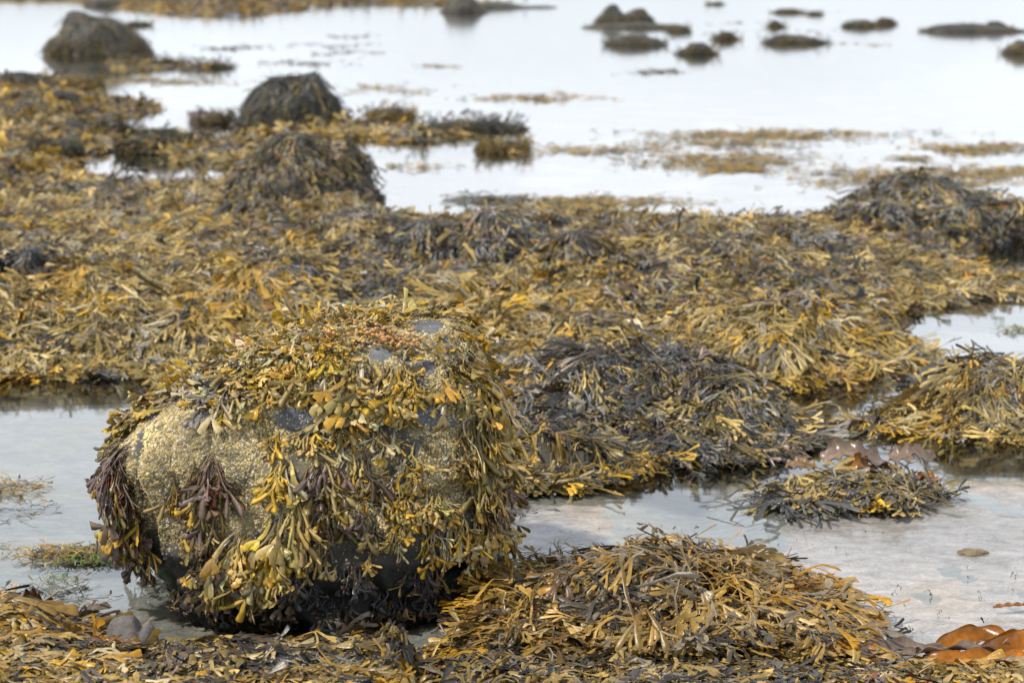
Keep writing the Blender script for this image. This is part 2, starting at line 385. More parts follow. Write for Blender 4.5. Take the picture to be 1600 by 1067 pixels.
def dark_amt(x, y):
    px, py = proj(np.stack([x, y, np.full_like(x, .06)], -1)); d = np.zeros_like(x)
    for cx, cy, a, b in DARK: d = np.maximum(d, np.exp(-(((px - cx) / a) ** 2 + ((py - cy) / b) ** 2)))
    return d
BED = ['tan', 'khaki', 'ochre', 'gold', 'slate', 'grey', 'brown', 'mauve', 'rust', 'pale', 'olive', 'black']
def bed_colour(rng, x, y):
    n = len(x); d = dark_amt(x, y); nz_ = n2(x, y, 1.7, 31, 2); no = n2(x, y, 1.2, 33, 2); nm = n2(x, y, 2.5, 35, 2)
    W = np.array([[6.8, 4.5, 1.8, 1.2, .6, 1.4, .8, .3, .08, 1.5, 1.3, .4]]).repeat(n, 0)
    D = np.clip(d * 1.1 + np.clip(nz_ - .22, 0, 1) * 1.5, 0, .95)[:, None]
    W = W * (1 - D) + D * np.array([[1.2, 2.4, .3, .1, 6, 2.6, 1.8, .3, .1, .3, 2.0, 2.8]])
    W[:, 2] *= np.exp(2.0 * np.clip(no, -.5, .8)); W[:, 3] *= np.exp(2.5 * np.clip(no, -.5, .8)); W[:, 7] *= np.exp(2 * nm); W[:, 8] *= np.exp(3.5 * nm)
    far = smooth(14, 24, y)[:, None]
    W = W * (1 - far) + far * np.array([[1.5, 3, 3, 1, 1, .3, 2.5, 1, .3, .1, 5, 1]])
    cum = np.cumsum(W / W.sum(1, keepdims=True), 1); k = (rng.random(n)[:, None] > cum).sum(1).clip(0, 11)
    c1 = np.array([PAL[b] for b in BED])[k]; c0 = np.array([PAL[ROOT[b]] for b in BED])[k]
    v = np.exp(rng.normal(0, .2, (n, 1)).clip(-.5, .3)); return c0 * v, c1 * v
rb = np.random.default_rng(21)
def scatter(rng, y0, y1, dens, m, ln, protos, accept, spread=.7, xr=1.12, lift=.02, arch=.16, roll=.38, flow=1.1, amber=None):
    area = (y1 - y0) * 1.02 * (y0 + y1) / 2 * .516 * xr
    n = int(area * dens)
    yy = np.sqrt(rng.uniform(y0 ** 2, y1 ** 2, n)); xx = rng.uniform(-1, 1, n) * yy * .258 * xr
    hh, s, ss = height(xx, yy, True); k = accept(xx, yy, hh, s); xx, yy = xx[k], yy[k]
    n = len(xx); e = .06
    h0 = height(xx, yy); gx = (height(xx + e, yy) - h0) / e; gy = (height(xx, yy + e) - h0) / e
    fa = n2(xx, yy, .7, 41, 2) * 5
    vx = np.cos(fa) * .22 - gx * flow; vy = np.sin(fa) * .22 - gy * flow - .10
    az = np.arctan2(vy, vx)
    c0, c1 = bed_colour(rng, xx, yy)
    if amber: c0, c1 = c0 * np.array(amber), c1 * np.array(amber)
    r = lambda a: np.repeat(a, m, 0)
    X_, Y_ = r(xx) + rng.normal(0, ln * .16, n * m), r(yy) + rng.normal(0, ln * .16, n * m)
    A = r(az) + rng.normal(0, spread, n * m); Ln = ln * rng.uniform(.55, 1.25, n * m) * r(rng.uniform(.65, 1.45, n))
    li = r(rng.uniform(0, lift, n)) + rng.uniform(0, lift * .5, n * m)
    PA, SI, NO = ground_paths(rng, X_, Y_, A, Ln, li, roll=roll, arch=arch)
    v = np.exp(rng.normal(0, .2, (n * m, 1)).clip(-.5, .3))
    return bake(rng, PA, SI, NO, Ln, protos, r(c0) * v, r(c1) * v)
on = lambda x, y, h, s: ((h > -.006) & (s > .02)) | ((h > .012) & (s > -.04))
bed = lambda x, y, h, s: on(x, y, h, s) & (y > 5.62)
parts = [scatter(rb, 5.5, 7.2, 850, 7, .105, P_MID, bed),
         scatter(rb, 7.2, 9.6, 560, 7, .12, P_MID, bed),
         scatter(rb, 9.6, 13.8, 380, 7, .12, P_MID, bed),
         scatter(rb, 5.5, 9.0, 22, 8, .20, P_LONG, bed, spread=.4, lift=.02),
         scatter(rb, 5.5, 9.0, 700, 2, .10, P_MID, bed, spread=1.6, lift=.006, arch=.08),
         scatter(rb, 13.8, 20, 130, 7, .15, P_LOW, bed, arch=.12),
         scatter(rb, 20, 34, 45, 7, .19, P_LOW, bed, arch=.08, xr=1.05),
         scatter(rb, 34, 95, 12, 6, .34, P_LOW, bed, arch=.04, lift=.01)]
V, Q, C = join(parts)
tag(mk('seaweed_bed', V, Q, M_weed, C=C), 'tangled bed of yellow and grey rockweed covering the shore', 'seaweed', kind='stuff')
print('bed verts', len(V))

# ------------------------------------------------------------------ rocks with weed drapes
def rock_rings(nz_, na, fn):
    """fn(v 0..1 bottom to top, angle array) -> xyz"""
    v = np.linspace(0, 1, nz_); a = np.linspace(0, 2 * math.pi, na, endpoint=False)
    VV, AA = np.meshgrid(v, a, indexing='ij'); P = fn(VV, AA)
    i = (np.arange(nz_ - 1)[:, None] * na); j = np.arange(na)
    Q = np.stack([i + j, i + (j + 1) % na, i + na + (j + 1) % na, i + na + j], -1).reshape(-1, 4)
    return P.reshape(-1, 3), Q
def bvh_of(V, Q): return BVHTree.FromPolygons([tuple(v) for v in V.tolist()], Q.tolist())
def drape(rng, bvh, starts, dirs, ln, off, K=7, stiff=.35, roll=.35):
    """fronds that run over a surface from their roots and hang where it falls away"""
    n = len(starts); PA = np.zeros((n, K, 3)); NO = np.zeros((n, K, 3)); g = Vector((0, 0, -1))
    for i in range(n):
        p = Vector(starts[i]); d = Vector(dirs[i]); st = ln[i] / (K - 1)
        q, nn, _, _ = bvh.find_nearest(p)
        p = q + nn * off[i] * .4; PA[i, 0] = p; NO[i, 0] = nn
        for k in range(1, K):
            d = (d * stiff + g * (1 - stiff) * 1.1 + Vector(rng.normal(0, .12, 3))); d = d - nn * min(0, d.dot(nn)); d.normalize()
            p = p + d * st
            q, nn, _, _ = bvh.find_nearest(p); o = off[i] * (.5 + .8 * k / K); dd = (p - q).dot(nn)
            if dd < o: p = q + nn * o
            if dd > .03: nn = Vector(NO[i, k - 1]).lerp(nn, .3)
            if p.z < .012: p.z = .012 + .01 * rng.random()
            PA[i, k] = p; NO[i, k] = nn; d = (p - Vector(PA[i, k - 1])).normalized()
    TA = unit(np.gradient(PA, axis=1)); SI = unit(np.cross(NO, TA)); NO = np.cross(TA, SI); t = np.linspace(0, 1, K)
    r = (rng.normal(0, roll, n)[:, None] + rng.normal(0, roll, n)[:, None] * t)[..., None]
    return PA, SI * np.cos(r) + NO * np.sin(r), NO * np.cos(r) - SI * np.sin(r)
def sample_tris(rng, V, Q, n):
    A = V[Q[:, 0]]; B = V[Q[:, 1]]; Cc = V[Q[:, 2]]; D = V[Q[:, 3]]
    cr = np.cross(Cc - A, D - B); ar = np.linalg.norm(cr, axis=1) / 2
    k = rng.choice(len(Q), n, p=ar / ar.sum()); u = rng.random((n, 1)); v = rng.random((n, 1))
    P = A[k] * (1 - u) * (1 - v) + B[k] * u * (1 - v) + Cc[k] * u * v + D[k] * (1 - u) * v
    return P, unit(cr[k])
def weedy_rock(seed, px, py, wpx, hpx, label, pal, n=260, depth=.8, humps=None, flat=False, ln=.3, protos=None, cover=1.0, zc=0.0, group='weed covered rocks standing along the shore', cat='rock', name='weedy_rock', gain=.86):
    rng = np.random.default_rng(seed); c = at(px, py, 0.0); half = wpx / 2 / F * c[1]; c = c + np.array([0, half * depth * .8, 0])
    dist = c[1]; Wd = wpx / F * dist / 2 * gain; D = Wd * depth; hh = hpx / F * dist
    humps = humps or [(0, 1, 1)]
    root = empty(name, (c[0], c[1], zc), label, cat, group)
    def fn(v, a):
        ph = (v * 1.12 - .12) * math.pi / 2
        rr = np.cos(np.clip(ph, -.3, 10)) ** .62; rr = np.where(v > .985, 0, rr)
        x = np.cos(a) * rr * Wd; y = np.sin(a) * rr * D
        env = sum(np.exp(-((x / Wd - hx) / hw_) ** 2) * hs for hx, hw_, hs in humps); env = env / max(hs for _, _, hs in humps)
        z = np.sin(ph) * hh * np.clip(env, .25, 1.0)
        P = np.stack([x + c[0], y + c[1], z + zc], -1)
        nn = fbm(P * (1.6 / Wd) + seed, 3)[..., None]
        return P + np.stack([np.cos(a) * rr, np.sin(a) * rr, np.sin(ph)], -1) * nn * .17 * np.array([Wd, D, hh])
    V, Q = rock_rings(18, 36, fn)
    Cc = np.tile(np.array([.055, .055, .05]), (len(V), 1))
    mk('rock', V, Q, M_rock, root, C=Cc)
    bvh = bvh_of(V, Q); n = int(n * cover)
    P, Nn = sample_tris(rng, V, Q, n * 2); k = (P[:, 2] > zc + hh * .12); P, Nn = P[k][:n], Nn[k][:n]; n = len(P)
    out = unit(np.stack([P[:, 0] - c[0], P[:, 1] - c[1], np.zeros(n)], -1) + rng.normal(0, .35, (n, 3)))
    l = ln * rng.uniform(.6, 1.3, n)
    PA, SI, NO = drape(rng, bvh, P, out, l, rng.uniform(.002, .010, n) * (.5 + dist / 14), roll=.22)
    c0, c1 = colours(rng, pal[0], pal[1], n)
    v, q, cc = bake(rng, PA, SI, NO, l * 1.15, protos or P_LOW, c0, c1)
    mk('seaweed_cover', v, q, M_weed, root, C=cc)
    return root
DK = (['dolive', 'slate', 'olive', 'black', 'khaki'], [5, 3, 2, 2, .6])
DO = (['dolive', 'olive', 'brown', 'black', 'khaki'], [5, 4, 2, 1.5, 1])
MX = (['khaki', 'slate', 'grey', 'tan', 'brown', 'mauve', 'ochre', 'rust', 'black', 'olive'], [3.5, 3.5, 2.2, 2.4, 1.5, 1.0, .7, .3, 1.5, 1.5])
GR = (['slate', 'grey', 'khaki', 'black', 'tan', 'mauve'], [4, 3.4, 2.2, 1.5, 1.2, .6])
OC = (['olive', 'ochre', 'khaki', 'brown', 'dolive'], [4, 2, 3, 2, 2])
weedy_rock(101, 140, 88, 178, 62, 'big twin humped dark rock standing in the water at far left', DO, n=1500, ln=.28, humps=[(-.4, .5, 1), (.5, .5, .88)], protos=P_STRING)
weedy_rock(102, 454, 207, 200, 84, 'domed rock under dark grey green strings with an ochre patch', DK, n=2600, ln=.24, humps=[(.28, .62, 1), (-.45, .5, .72)], protos=P_STRING, depth=.7)
weedy_rock(103, 470, 334, 268, 106, 'domed boulder in mottled brown and grey wrack in front of the dark string covered dome', (['slate', 'dolive', 'olive', 'black', 'brown', 'khaki', 'mauve'], [3.5, 2, 3, 1.5, 2.5, 4, .8]), n=3200, ln=.14, humps=[(-.4, .65, .95), (.35, .6, 1)], protos=P_MID, depth=.7)
sm = [
 (90, 172, 72, 26, 'small dark mound in the weed below the twin humped rock', DK), (34, 192, 84, 30, 'olive mound at the left edge among ochre weed', DO),
 (118, 216, 74, 24, 'low dark lump left of its darker round neighbour', DK), (182, 216, 46, 26, 'round olive lump beside the small tide pool', DO),
 (30, 142, 90, 26, 'dark grey mound on the shoreline at the far left', DK), (112, 140, 70, 20, 'ochre topped mound on the shoreline beside the dark grey one', OC),
 (245, 240, 110, 26, 'low olive hummock just below the small tide pool', DO), (330, 194, 50, 18, 'reddish brown lump at the right of the small tide pool', (['mauve', 'brown', 'olive'], [3, 3, 2])),
 (85, 252, 60, 18, 'flat dark lump above the yellow weed slope at left', DK),
 (745, 207, 130, 12, 'long low dark rock on the weed spit', DK), (785, 238, 66, 9, 'short rounded rock at the tip of the weed spit', OC), (610, 186, 60, 14, 'small ochre lump at the start of the weed spit', OC),
 (390, 352, 60, 24, 'dark brown lump at the foot of the mottled boulder', MX), (520, 362, 100, 34, 'ochre lump just right of the foot of the mottled boulder', (['ochre', 'khaki', 'mauve', 'olive'], [3, 4, 1, 2])),
 (670, 435, 120, 62, 'grey wrack mound left of the pale grey topped mound', GR), (770, 448, 150, 82, 'pale grey topped mound of hanging wrack mid bed', GR), (895, 460, 130, 66, 'brown shaded mound hanging right of the pale grey topped one', MX),
 (1385, 384, 100, 46, 'dark mound with hanging slate wrack below the right ridge', GR), (1510, 384, 110, 44, 'dark slate mound beside the ridge near the right edge', GR), (1455, 352, 240, 44, 'broad dark ridge of wrack against the water at right', GR), (1590, 372, 90, 38, 'brown mound at the right edge past the broad ridge', MX),
 (45, 486, 100, 70, 'black slate tuft draped over a rock at the left edge', (['slate', 'black', 'grey'], [4, 3, 1]))]
for i, (a, b, c_, d, lab, pal) in enumerate(sm):
    dist = at(a, b)[1]
    weedy_rock(200 + i, a, b, c_, (d * .9 + 2 if dist > 14 else d * 1.15 + 4), lab, pal, gain=1.0, n=int(200 + c_ * 9), ln=.13 + .003 * dist, protos=P_STRING if dist > 17 else P_MID, zc=.03 if dist < 18 else .0, group='small weed covered rocks set in the seaweed bed')
fr_ = [
 (722, 22, 78, 34, 'dark rock in far water with its mirror image below', [(0, .8, 1)]), (958, 38, 62, 34, 'taller left hump of the far double rock', [(0, .7, 1)]), (995, 38, 56, 28, 'lower right hump of the far double rock', None), (1000, 46, 170, 9, 'thin shelf under the far double rock', None),
 (995, 73, 98, 20, 'long rock tapering right below the far double rock', [(-.4, .6, 1), (.4, .6, .6)]), (1092, 87, 58, 21, 'low pointed rock beside the tapering one', None), (1134, 64, 36, 16, 'small round rock above the low pointed one', None),
 (1212, 44, 24, 12, 'tiniest round rock of the far right group', None), (1248, 70, 100, 15, 'long flat rock with a thin tail to the right', [(-.5, .4, 1), (.3, .6, .8)]), (1232, 22, 50, 8, 'flat brown far rock near the top edge', None), (1272, 25, 26, 4, 'sliver of rock right of the flat brown one', None),
 (1348, 44, 60, 14, 'left hump of the low far pair', None), (1384, 40, 34, 13, 'right hump of the low far pair', None), (1525, 52, 160, 14, 'long low reef at the far right', [(-.1, .9, 1)]), (1556, 50, 44, 20, 'knob rising out of the long low reef', None),
 (1600, 86, 62, 24, 'round rock cut by the right edge of the water', None), (212, 42, 44, 8, 'small rock tip right of the twin humped rock', None), (1060, 52, 34, 9, 'little brown rock right of the thin shelf', None), (1118, 9, 26, 4, 'farthest dark speck of rock near the top edge', None),
 (160, 12, 60, 16, 'rounded rock on the far weed spit at top left', None), (255, 12, 70, 16, 'middle rounded rock on the far weed spit', None), (360, 18, 80, 12, 'flat rock on the far weed spit', None), (800, 14, 140, 10, 'long low far ridge tapering right of the mirrored rock', [(-.5, .7, 1)]), (440, 14, 60, 9, 'low rock at the right end of the far weed spit', None),
 (215, 104, 50, 14, 'small lump on the weed bar under the twin humped rock', None), (262, 103, 40, 11, 'second lump along the weed bar, right of the first', None), (325, 108, 70, 9, 'flat end of the weed bar', None)]
for i, (a, b, c_, d, lab, hu) in enumerate(fr_):
    weedy_rock(400 + i, a, b - 1, c_, d * .82, lab, DO if i % 3 else (['olive', 'khaki', 'dolive', 'brown'], [3, 2, 3, 2]), n=int(120 + c_ * 3), ln=.22, humps=hu, protos=P_STRING, depth=.35, gain=1.0, group='far rocks standing in the calm water')

# floating weed streaks: px centre, half width, half height (px), count
for i, (a, b, hw, hh, n, lab) in enumerate([
 (365, 76, 50, 3, 90, 'thin dark streak floating right of the twin humped rock'), (545, 57, 36, 1.5, 40, 'faint far streak above its two neighbours'), (520, 72, 60, 2, 60, 'middle one of three faint far streaks'), (540, 83, 50, 2, 50, 'lowest of three faint far streaks'),
 (470, 100, 60, 3, 90, 'dark streak floating above the string covered dome'), (690, 103, 26, 1.5, 30, 'short lone streak in open water'), (1022, 114, 40, 3.5, 90, 'short dark olive streak in open water below the far rocks'),
 (840, 154, 85, 5, 260, 'ochre streak floating in the middle of the open water'), (600, 140, 60, 6, 80, 'scattered ochre scraps right of the string covered dome'), (1210, 212, 160, 6, 700, 'longest ochre streak of the right hand water'), (1120, 225, 110, 6, 220, 'thin broken streak below the longest ochre one'),
 (1130, 252, 120, 12, 700, 'broad ochre raft left of the low right one'), (1160, 266, 60, 4, 160, 'small fringe below the broad ochre raft'), (1530, 234, 70, 7, 420, 'ochre streak reaching the right edge'), (1430, 278, 150, 14, 1000, 'widest ochre raft just above the weed ridge'), (1425, 250, 26, 2, 40, 'short lone streak above the widest raft'),
 (910, 236, 110, 5, 260, 'ochre trail leading off the tip of the weed spit'), (1560, 268, 60, 7, 200, 'thin fringe at the right end of the widest raft'), (770, 314, 50, 6, 320, 'dark clump at the water edge of the bed'), (930, 316, 120, 6, 480, 'ochre fringe along the water edge of the bed'),
 (1270, 18, 60, 1.2, 20, 'far faint streak among the rocks'), (1290, 48, 90, 1.2, 40, 'faint brown line between the far right rocks'), (1350, 70, 50, 1.2, 30, 'thin tail trailing off the long flat rock'), (260, 128, 120, 6, 260, 'ochre scraps in the channel below the weed bar'), (1140, 37, 60, 1.2, 30, 'faint line beside the thin shelf'),
 (640, 262, 60, 4, 60, 'few brown scraps right of the mottled boulder'), (15, 765, 30, 14, 90, 'ochre sprigs floating in the near left pool'), (30, 800, 40, 12, 16, 'dark crumbs floating in the near left pool'), (110, 868, 76, 8, 260, 'low raft of brown wrack in the near left pool'), (800, 800, 22, 12, 40, 'dark sprig beside the right flank of the boulder'), (70, 930, 60, 6, 40, 'thin dark scraps at the lip of the left heap')]):
    rng = np.random.default_rng(700 + i)
    n = int(n * 1.3); px = a + rng.normal(0, hw * .6, n); py = b + rng.normal(0, hh * .6, n) + 2 * np.sin(px / 17 + i)
    k = (noise(np.stack([px / 14, py / 3.5, np.full(n, i * 3.1)], -1)) > -.02 - .1 * (n < 120)) | (rng.random(n) < .08); k[:6] = True; px, py = px[k], py[k]; n = len(px)
    G = np.array([at(p, max(q, 4)) for p, q in zip(px, py)]); dist = G[:, 1]
    l = np.clip(.026 * dist ** .55, .05, .15) * rng.uniform(.5, 1.2, n)
    PA, SI, NO = ground_paths(rng, G[:, 0], G[:, 1], rng.choice([0, math.pi], n) + rng.normal(0, .5, n), l, rng.uniform(.0, .006, n), roll=.15, arch=.04, hf=lambda x, y: np.zeros_like(x))
    nm = (['slate', 'dolive', 'olive'], [2, 4, 2]) if 'dark' in lab or 'faint' in lab else (['ochre', 'gold', 'khaki', 'olive', 'brown', 'tan'], [3, 1, 3, 3, 1.5, 1.5])
    c0, c1 = colours(rng, nm[0], nm[1], n)
    v, q, cc = bake(rng, PA, SI, NO, l, P_LOW if dist.mean() > 9 else P_MID, c0, c1)
    tag(mk('floating_seaweed', v, q, M_weed, C=cc), lab, 'floating weed', 'weed floating on the calm water', 'stuff')

# ------------------------------------------------------------------ the big boulder
B0 = at(490, 905, 0.0); BX, BY = B0[0] - .02, 5.05
prof = np.array([  # z, left x, right x, front (towards camera), back, yc shift
    (-.10, -.22, .39, .28, .22), (-.03, -.30, .44, .35, .26), (.04, -.35, .47, .385, .30), (.12, -.40, .485, .40, .33), (.20, -.42, .49, .40, .35), (.30, -.45, .49, .405, .36), (.40, -.465, .487, .40, .36), (.47, -.45, .483, .385, .35), (.53, -.41, .475, .355, .33), (.58, -.34, .46, .31, .30), (.63, -.20, .44, .23, .25), (.668, -.04, .395, .14, .19), (.692, .06, .35, .07, .11)])
def boulder(v, a):
    s = np.interp(v, np.linspace(0, 1, len(prof)), np.arange(len(prof)))
    # smooth interpolation through the table
    g = lambda k: np.interp(s, np.arange(len(prof)), prof[:, k])
    z, l, r, f, b = g(0), g(1), g(2), g(3), g(4)
    pole = np.where(v > .985, np.sqrt(np.clip((1 - v) / .015, 0, 1)), 1)
    cx = (l + r) / 2; hx = (r - l) / 2 * pole
    ca, sa = np.cos(a), np.sin(a); e = 2 / 3.3
    ux = np.sign(ca) * np.abs(ca) ** e; uy = np.sign(sa) * np.abs(sa) ** e
    x = cx + ux * hx; y = np.where(sa < 0, uy * f, uy * b) * pole
    # the left shoulder is lower than the crown
    z = z - .11 * smooth(.12, -.45, x) * smooth(.30, .62, z) 
    O = unit(np.stack([ux, uy, .6 * (z - .3)], -1)); q = np.stack([x, y, z], -1)
    d = .035 * fbm(q * 3.2 + 3, 2) + .014 * fbm(q * 9 + 5, 2) + .005 * fbm(q * 26 + 9, 2)
    front = smooth(.1, -.15, y)
    d = d + .0035 * fbm(q * 60 + 2, 2) * smooth(.05, .2, z)
    d = d - .030 * front * np.exp(-((z - .335 - .03 * noise(q * 5 + 2)) / .018) ** 2) * smooth(-.05, .1, x)      # level crack
    d = d - .035 * front * np.exp(-((z - .49) / .03) ** 2) * np.exp(-((x + .03) / .10) ** 2)                    # hollow with bare rock
    d = d - .020 * front * np.exp(-((z - .485) / .035) ** 2) * np.exp(-((x - .30) / .07) ** 2)
    d = d - .022 * front * (np.exp(-((x + .37 + .1 * (z - .3)) / .012) ** 2) + .8 * np.exp(-((x + .27 + .06 * noise(q * 6)) / .014) ** 2)) * smooth(.10, .2, z) * smooth(.5, .42, z)
    lowz = smooth(.22, .06, z)
    d = d - .035 * front * np.exp(-((z - .07) / .05) ** 2) * smooth(-.3, .0, x) + lowz * (.036 * fbm(q * 7 + 40, 3) + .026 * fbm(q * 20 + 44, 3))
    z = z * 1.005 - .006
    d = d + .016 * fbm(q * np.array([3, 3, 11.0]) + 60, 2)
    return np.stack([x, y, z], -1) + O * d[..., None] + np.array([BX, BY, 0])
bv, bq = rock_rings(200, 420, boulder)
bb = bvh_of(bv, bq)
loc = bv - np.array([BX, BY, 0])
def hit(px, py):
    q, n, i, d = bb.ray_cast(Vector((0, 0, H)), Vector(ray(px, py)).normalized())
    return q, n
BARE = []   # smooth bare windows of rock: pixel, radius m
for px, py, rx in ((668, 508, .044), (594, 552, .032), (664, 574, .030), (694, 530, .012), (455, 655, .045), (500, 648, .026), (672, 650, .048), (700, 662, .026), (240, 652, .018), (312, 655, .02), (636, 566, .010)):
    q, n = hit(px, py)
    if q: BARE.append((np.array(q), rx))
def bare(P):
    d = np.zeros(len(P))
    for q, r in BARE: 
        D = (P - q) / np.array([r, r * 1.6, r * .62]); d = np.maximum(d, 1 - smooth(.75, 1.1, np.sqrt((D ** 2).sum(1)) + .12 * noise(P * 40)))
    return d
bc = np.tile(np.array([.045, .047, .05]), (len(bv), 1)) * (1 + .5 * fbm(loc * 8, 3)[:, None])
low = smooth(.27, .13, loc[:, 2] + .04 * noise(loc * 8))[:, None]; bc = bc * (1 - low) + np.array([.008, .008, .007]) * low  # low rock near black: wet dark stone plus underside shade put into the colour
alg = (smooth(.26, .16, loc[:, 2]) * smooth(.0, .06, loc[:, 2]) * smooth(-.25, -.38, loc[:, 0]) * smooth(-.2, .3, noise(loc * 14)))[:, None]
bc = bc * (1 - alg) + np.array([.05, .085, .015]) * alg
ba = bare(bv)[:, None]; bc = bc * (1 - ba) + np.array([.125, .132, .142]) * (1 + .25 * fbm(loc * 30, 2)[:, None]) * ba
# barnacles
rg = np.random.default_rng(77)
def barn_proto():
    a = np.arange(6) / 6 * 2 * math.pi; r = [(1, 0), (.62, .75), (.34, .8), (.22, .35)]
    V = np.concatenate([np.stack([np.cos(a + k * .3) * q, np.sin(a + k * .3) * q, np.full(6, z)], -1) for k, (q, z) in enumerate(r)] + [np.array([[0, 0, .3]])])
    Q = [(k * 6 + i, k * 6 + (i + 1) % 6, k * 6 + 6 + (i + 1) % 6, k * 6 + 6 + i) for k in range(3) for i in range(6)]
    T = [(18 + i, 18 + (i + 1) % 6, 24) for i in range(6)]
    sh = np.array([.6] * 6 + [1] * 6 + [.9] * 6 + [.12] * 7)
    return V, np.array(Q), np.array(T), sh
def barnacles(P, Nn, r, c):
    V, Q, T, sh = barn_proto(); n = len(P)
    up = np.where(np.abs(Nn[:, 2:3]) > .9, np.array([[1., 0, 0]]), np.array([[0., 0, 1]])); t = unit(np.cross(up, Nn)); b = np.cross(Nn, t)
    an = rg.uniform(0, 6.3, n)[:, None]; t, b = t * np.cos(an) + b * np.sin(an), b * np.cos(an) - t * np.sin(an)
    hh = rg.uniform(.5, 1.15, n)[:, None, None]
    W = P[:, None] + (t[:, None] * V[None, :, :1] + b[:, None] * V[None, :, 1:2] + Nn[:, None] * V[None, :, 2:] * hh) * r[:, None, None]
    C = c[:, None] * sh[None, :, None]; m = len(V); o = (np.arange(n) * m)[:, None, None]
    return W.reshape(-1, 3), (Q[None] + o).reshape(-1, 4), C.reshape(-1, 3), (T[None] + o).reshape(-1, 3)
def crust(lp, P):
    m = .72 + .80 * fbm(lp * 5.5 + 31, 3) + .75 * fbm(lp * 17 + 3, 2) + .35 * smooth(.0, -.3, lp[:, 0]) + .25 * np.exp(-((lp[:, 2] - .40) / .06) ** 2)
    m = m * smooth(.10, .27, lp[:, 2] - .06 * smooth(0, .2, lp[:, 0]) + .07 * noise(lp * 9)); m = m * (1 - bare(P) * 1.1); m = m + .25 * smooth(.54, .6, lp[:, 2]) * (1 - bare(P) * 2)
    m = np.where(m > .38, .35 + m, m * .15 + .08 * smooth(.10, .2, lp[:, 2]))
    return np.clip(m * (1 - .85 * np.exp(-((lp[:, 0] + .37 + .1 * (lp[:, 2] - .3)) / .012) ** 2)), 0, 1.2)
cm = np.clip(crust(loc, bv), 0, 1)[:, None] * (1 - ba) * .75; bc = bc * (1 - cm) + np.array([.17, .14, .075]) * np.exp(.6 * fbm(loc * 45, 2))[:, None] * cm
boul = empty('barnacled_boulder', (BX, BY, 0), 'largest boulder, crusted with barnacles and hung with rockweed, standing in the foreground', 'boulder')
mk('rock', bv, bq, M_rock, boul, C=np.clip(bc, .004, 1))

P, Nn = sample_tris(rg, bv, bq, 230000)
lp = P - np.array([BX, BY, 0]); k = (lp[:, 1] < .08) | (rg.random(len(P)) < .3); P, Nn, lp = P[k], Nn[k], lp[k]
Nn = np.where((Nn * (lp - np.array([0, 0, .3]))).sum(1, keepdims=True) < 0, -Nn, Nn)
mask = crust(lp, P)
k = rg.random(len(P)) < mask * .62; P, Nn, lp = P[k], Nn[k], lp[k]; n = len(P)
r = np.exp(rg.normal(math.log(.0025), .30, n))
base = np.array([.43, .335, .15]) * np.exp(.55 * fbm(lp * 7 + 50, 2))[:, None] * np.exp(rg.normal(0, .2, (n, 1)))
wh = rg.random(n) < .10; base[wh] = np.array([.55, .52, .45]); base *= smooth(.08, .26, lp[:, 2])[:, None] * .85 + .15  # barnacle colour fades downwards, painting in the shade of the underside
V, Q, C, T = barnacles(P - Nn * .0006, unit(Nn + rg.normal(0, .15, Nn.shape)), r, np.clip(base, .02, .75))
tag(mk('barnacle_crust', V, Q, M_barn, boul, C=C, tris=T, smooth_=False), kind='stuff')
# white young barnacles speckling the bare windows
k = rg.random(60000); P, Nn = sample_tris(rg, bv, bq, 60000); Nn = np.where((Nn * (P - np.array([BX, BY, .3]))).sum(1, keepdims=True) < 0, -Nn, Nn)
bw = bare(P); edge = bw * (1 - bw) * 4; lowz = P[:, 2] < .56
k = rg.random(60000) < np.where(lowz, bw * .9, 0) + edge * .55; P, Nn = P[k], Nn[k]; n = len(P)
V, Q, C, T = barnacles(P, Nn, np.exp(rg.normal(math.log(.0013), .35, n)), np.array([[.55, .56, .57]]) * rg.uniform(.4, 1.1, (n, 1)))
tag(mk('white_barnacles', V, Q, M_barn, boul, C=C, tris=T, smooth_=False), kind='stuff')

